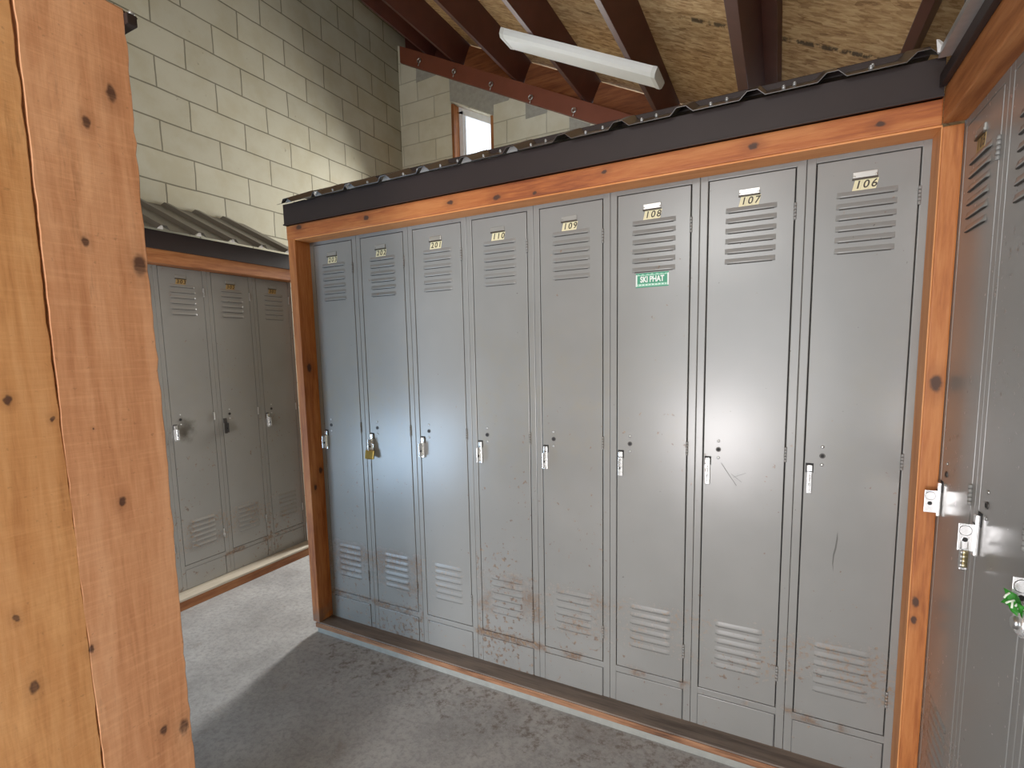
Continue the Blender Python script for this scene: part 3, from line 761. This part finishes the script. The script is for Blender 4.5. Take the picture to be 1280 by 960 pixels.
b = MB(); b.box(-.046, 2.42, .015, .06, 2.172 + F0, 2.1965 + F0, 0, .003); me = b.me('ridge_cap', [M['roof_brown']]); add('ridge_cap', rel(me, rm_), rm_)
for k in range(7):  # pale pieces that paint light onto the inside of the ribs
    x = -.045 + .263 + k * .1963 - .1963
    b = MB(); b.poly([(x - .026, -.125, 2.109 + F0), (x - .012, -.125, 2.128 + F0), (x + .012, -.125, 2.128 + F0), (x + .020, -.125, 2.109 + F0)], (0, .002, 0))
    me = b.me('lit_rib_or_closure', [M['lit_rib']]); add('lit_rib_or_closure', rel(me, rm_), rm_)
b = MB(); b.poly([(-.042, .04, 2.19 + F0), (-.042, .64, 2.10 + F0), (2.42, .64, 2.10 + F0), (2.42, .04, 2.19 + F0)], (0, .001, .002)); b.box(-.04, 2.43, .62, .635, 2.012 + F0, 2.10 + F0)
me = b.me('rear_slope', [M['roof_sheet']]); add('rear_slope', rel(me, rm_), rm_)

rl = empty('bay_roof', (LX + .1, 0, 2.08 + F0), 0, 'dark brown ribbed metal roof sloping up to the tall block wall', 'metal roof')
ex, ez, wxx, wz = LX + .145, 2.085 + F0, XL + .004, 2.394 + F0
upv = Vector((wxx - ex, 0, wz - ez)); ln = upv.length; upv.normalize()
me = ribbed((ex, -1.25, ez), (0, 1, 0), upv, 10, .2035, ln, .03); me.materials.append(M['roof_sheet']); add('roof_sheet', rel(me, rl), rl)
b = MB(); b.box(FX + .002, FX + .016, -1.2, .82, HZ + .072, 2.083 + F0, 0, .002); me = b.me('fascia', [M['roof_brown']]); add('fascia', rel(me, rl), rl)
for y in (-.205, .005, .211, .406, .607):
    b = MB(); b.poly([(ex + .001, y - .030, ez - .002), (ex + .001, y - .012, ez + .019), (ex + .001, y + .0, ez + .019), (ex + .001, y + .0, ez - .002)], (.0015, 0, 0))
    me = b.me('lit_rib_or_closure', [M['white_flash']]); add('lit_rib_or_closure', rel(me, rl), rl)

rr_ = empty('bay_roof', (2.42, -.5, 2.05 + F0), 0, 'dark metal roof edge with grey flashing above the right hand lockers', 'metal roof')
b = MB(); b.box(2.418, 2.433, -1.1, -.118, 2.034 + F0, 2.066 + F0, 0, .002); me = b.me('fascia', [M['roof_brown']]); add('fascia', rel(me, rr_), rr_)
b = MB(); b.poly([(2.392, -1.1, 2.064 + F0), (2.420, -1.1, 2.064 + F0), (2.420, -1.1, 2.072 + F0), (2.394, -1.1, 2.084 + F0)], (0, .88, 0)); me = b.me('flashing', [M['galv']]); add('flashing', rel(me, rr_), rr_)
me = ribbed((2.402, -1.1, 2.088 + F0), (0, 1, 0), (math.cos(.15), 0, math.sin(.15)), 4, .2, .55, .1); me.materials.append(M['roof_sheet']); add('roof_sheet', rel(me, rr_), rr_)
b = MB(); b.poly([(2.388, -.232, 2.074 + F0), (2.410, -.222, 2.070 + F0), (2.408, -.215, 2.092 + F0), (2.392, -.225, 2.104 + F0), (2.384, -.235, 2.102 + F0)], (.002, .012, .001)); me = b.me('flashing_end', [M['white_flash']]); add('flashing_end', rel(me, rr_), rr_)

# ------------------------------------------------------------------ foreground plank end of the opposite bay
pp = empty('plank_panel', (.85, -1.4, 0), 0, 'rough sawn orange pine plank panel close in the left foreground', 'plank panel')
def plank(y0, y1, name, mat, seed, x=.85):
    """upright board with a slightly ragged sawn edge"""
    rg = random.Random(seed); t = bmesh.new(); n = 90; z1 = 2.112 + F0; th = .022
    ring = []
    for k in range(n + 1):
        z = z1 * k / n
        e0 = y0 + rg.gauss(0, .0007) + .0022 * math.sin(z * 3.1 + seed); e1 = y1 + rg.gauss(0, .0011) + .003 * math.sin(z * 4.3 + seed * 2) * math.sin(z * 1.7)
        ring.append([t.verts.new((a - .85, c + 1.4, z)) for a, c in ((x, e0 + .0015), (x, e1 - .002), (x - .002, e1), (x - th, e1), (x - th, e0), (x - .0015, e0))])
    for a, c in zip(ring, ring[1:]):
        for k in range(6): t.faces.new((a[k], a[(k + 1) % 6], c[(k + 1) % 6], c[k]))
    t.faces.new(ring[0]); t.faces.new(ring[-1]); bmesh.ops.recalc_face_normals(t, faces=list(t.faces))
    me = bpy.data.meshes.new(name); t.to_mesh(me); t.free(); me.materials.append(mat)
    return add(name, me, pp)
plank(-1.411, -1.226, 'plank', M['plank'], 1)
plank(-1.600, -1.4135, 'plank', M['plank_b'], 2)
plank(-1.785, -1.6025, 'plank', M['plank'], 3)
b = MB(); b.box(.05 - .85, .825 - .85, -1.26 + 1.4, -1.235 + 1.4, 0, 2.05, 0); b.box(.05 - .85, .825 - .85, -1.78 + 1.4, -1.755 + 1.4, 0, 2.05, 0); b.box(.05 - .85, .07 - .85, -1.755 + 1.4, -1.26 + 1.4, 0, 2.05, 0)
b.build('carcass', M['paint_left'], pp)
ro_ = empty('bay_roof', (.8, -1.4, 2.1 + F0), 0, 'dark metal eave corner at the top of the foreground plank panel', 'metal roof')
me = ribbed((.0, -1.198, 2.108 + F0), (1, 0, 0), (0, -math.cos(.07), math.sin(.07)), 4, .2, .66, .1); me.materials.append(M['roof_sheet']); add('roof_sheet', rel(me, ro_), ro_)
b = MB(); b.box(.02, .862, -1.226, -1.206, 2.082 + F0, 2.104 + F0, 0, .002); me = b.me('fascia', [M['roof_brown']]); add('fascia', rel(me, ro_), ro_)
b = MB(); b.ball((.856, -1.214, 2.107 + F0), .006); me = b.me('screw', [M['galv']]); add('screw', rel(me, ro_), ro_)

# ------------------------------------------------------------------ light
def area(name, loc, target, sx, sy, power, col, spread=180):
    l = bpy.data.lights.new(name, 'AREA'); l.shape = 'RECTANGLE'; l.size = sx; l.size_y = sy; l.energy = power; l.color = col; l.spread = math.radians(spread)
    o = bpy.data.objects.new(name, l); COL.objects.link(o); o.location = loc
    o.rotation_euler = (Vector(target) - Vector(loc)).to_track_quat('-Z', 'Y').to_euler()
    return o
area('sky_through_window', ((wx0 + wx1) / 2, YB + .28, 2.05), ((wx0 + wx1) / 2 + .02, .4, .7), .42, 2.3, 165, (1, .98, .93), 160)
area('daylight_at_opening', (1.75, YF + .02, 1.10), (1.6, 0, 1.0), 1.7, 1.5, 33, (1, .98, .95))
area('bright_ground_at_opening', (1.50, YF + .05, .42), (1.7, 0, .9), .6, .7, 72, (1, .95, .95))
area('sky_at_side_door', (XL - .02, (dy0 + dy1) / 2, .36), (1.0, -.2, .6), 1.7, .68, 58, (.48, .72, 1.0))
area('upper_fill_added', (1.35, YF + .02, 2.72), (-.4, 2.7, 3.6), 1.1, .55, 40, (1, .98, .94))  # added fill lamp high in the gable, brightens far wall and ceiling
w = bpy.data.worlds.new('sky'); SC.world = w; w.use_nodes = True
nt = w.node_tree; bg = nt.nodes['Background']; bg.inputs[0].default_value = (.80, .89, 1, 1); bg.inputs[1].default_value = 2.5

# ------------------------------------------------------------------ camera
cam = bpy.data.cameras.new('camera'); co = bpy.data.objects.new('camera', cam); COL.objects.link(co)
yaw, pitch, roll = -.4892, -.1130, -.0223
cy, sy, cp_, sp_ = math.cos(yaw), math.sin(yaw), math.cos(pitch), math.sin(pitch)
f = Vector((sy * cp_, cy * cp_, sp_)); r = Vector((cy, -sy, 0)); u = r.cross(f)
r2 = math.cos(roll) * r + math.sin(roll) * u; u2 = -math.sin(roll) * r + math.cos(roll) * u
mw = Matrix((r2, u2, -f)).transposed().to_4x4(); mw.translation = Vector((2.0768, -1.8878, 1.3858 + F0))
co.matrix_world = mw
cam.sensor_fit = 'HORIZONTAL'; cam.sensor_width = 36; cam.lens = 644.848 * 36 / 1280
cam.shift_x = (640 - 629.556) / 1280; cam.shift_y = (513.705 - 480) / 1280
cam.clip_start = .02
SC.camera = co
SC.view_settings.view_transform = 'Standard'
SC.view_settings.look = 'None'
SC.view_settings.exposure = -.05
SC.view_settings.gamma = 1.14
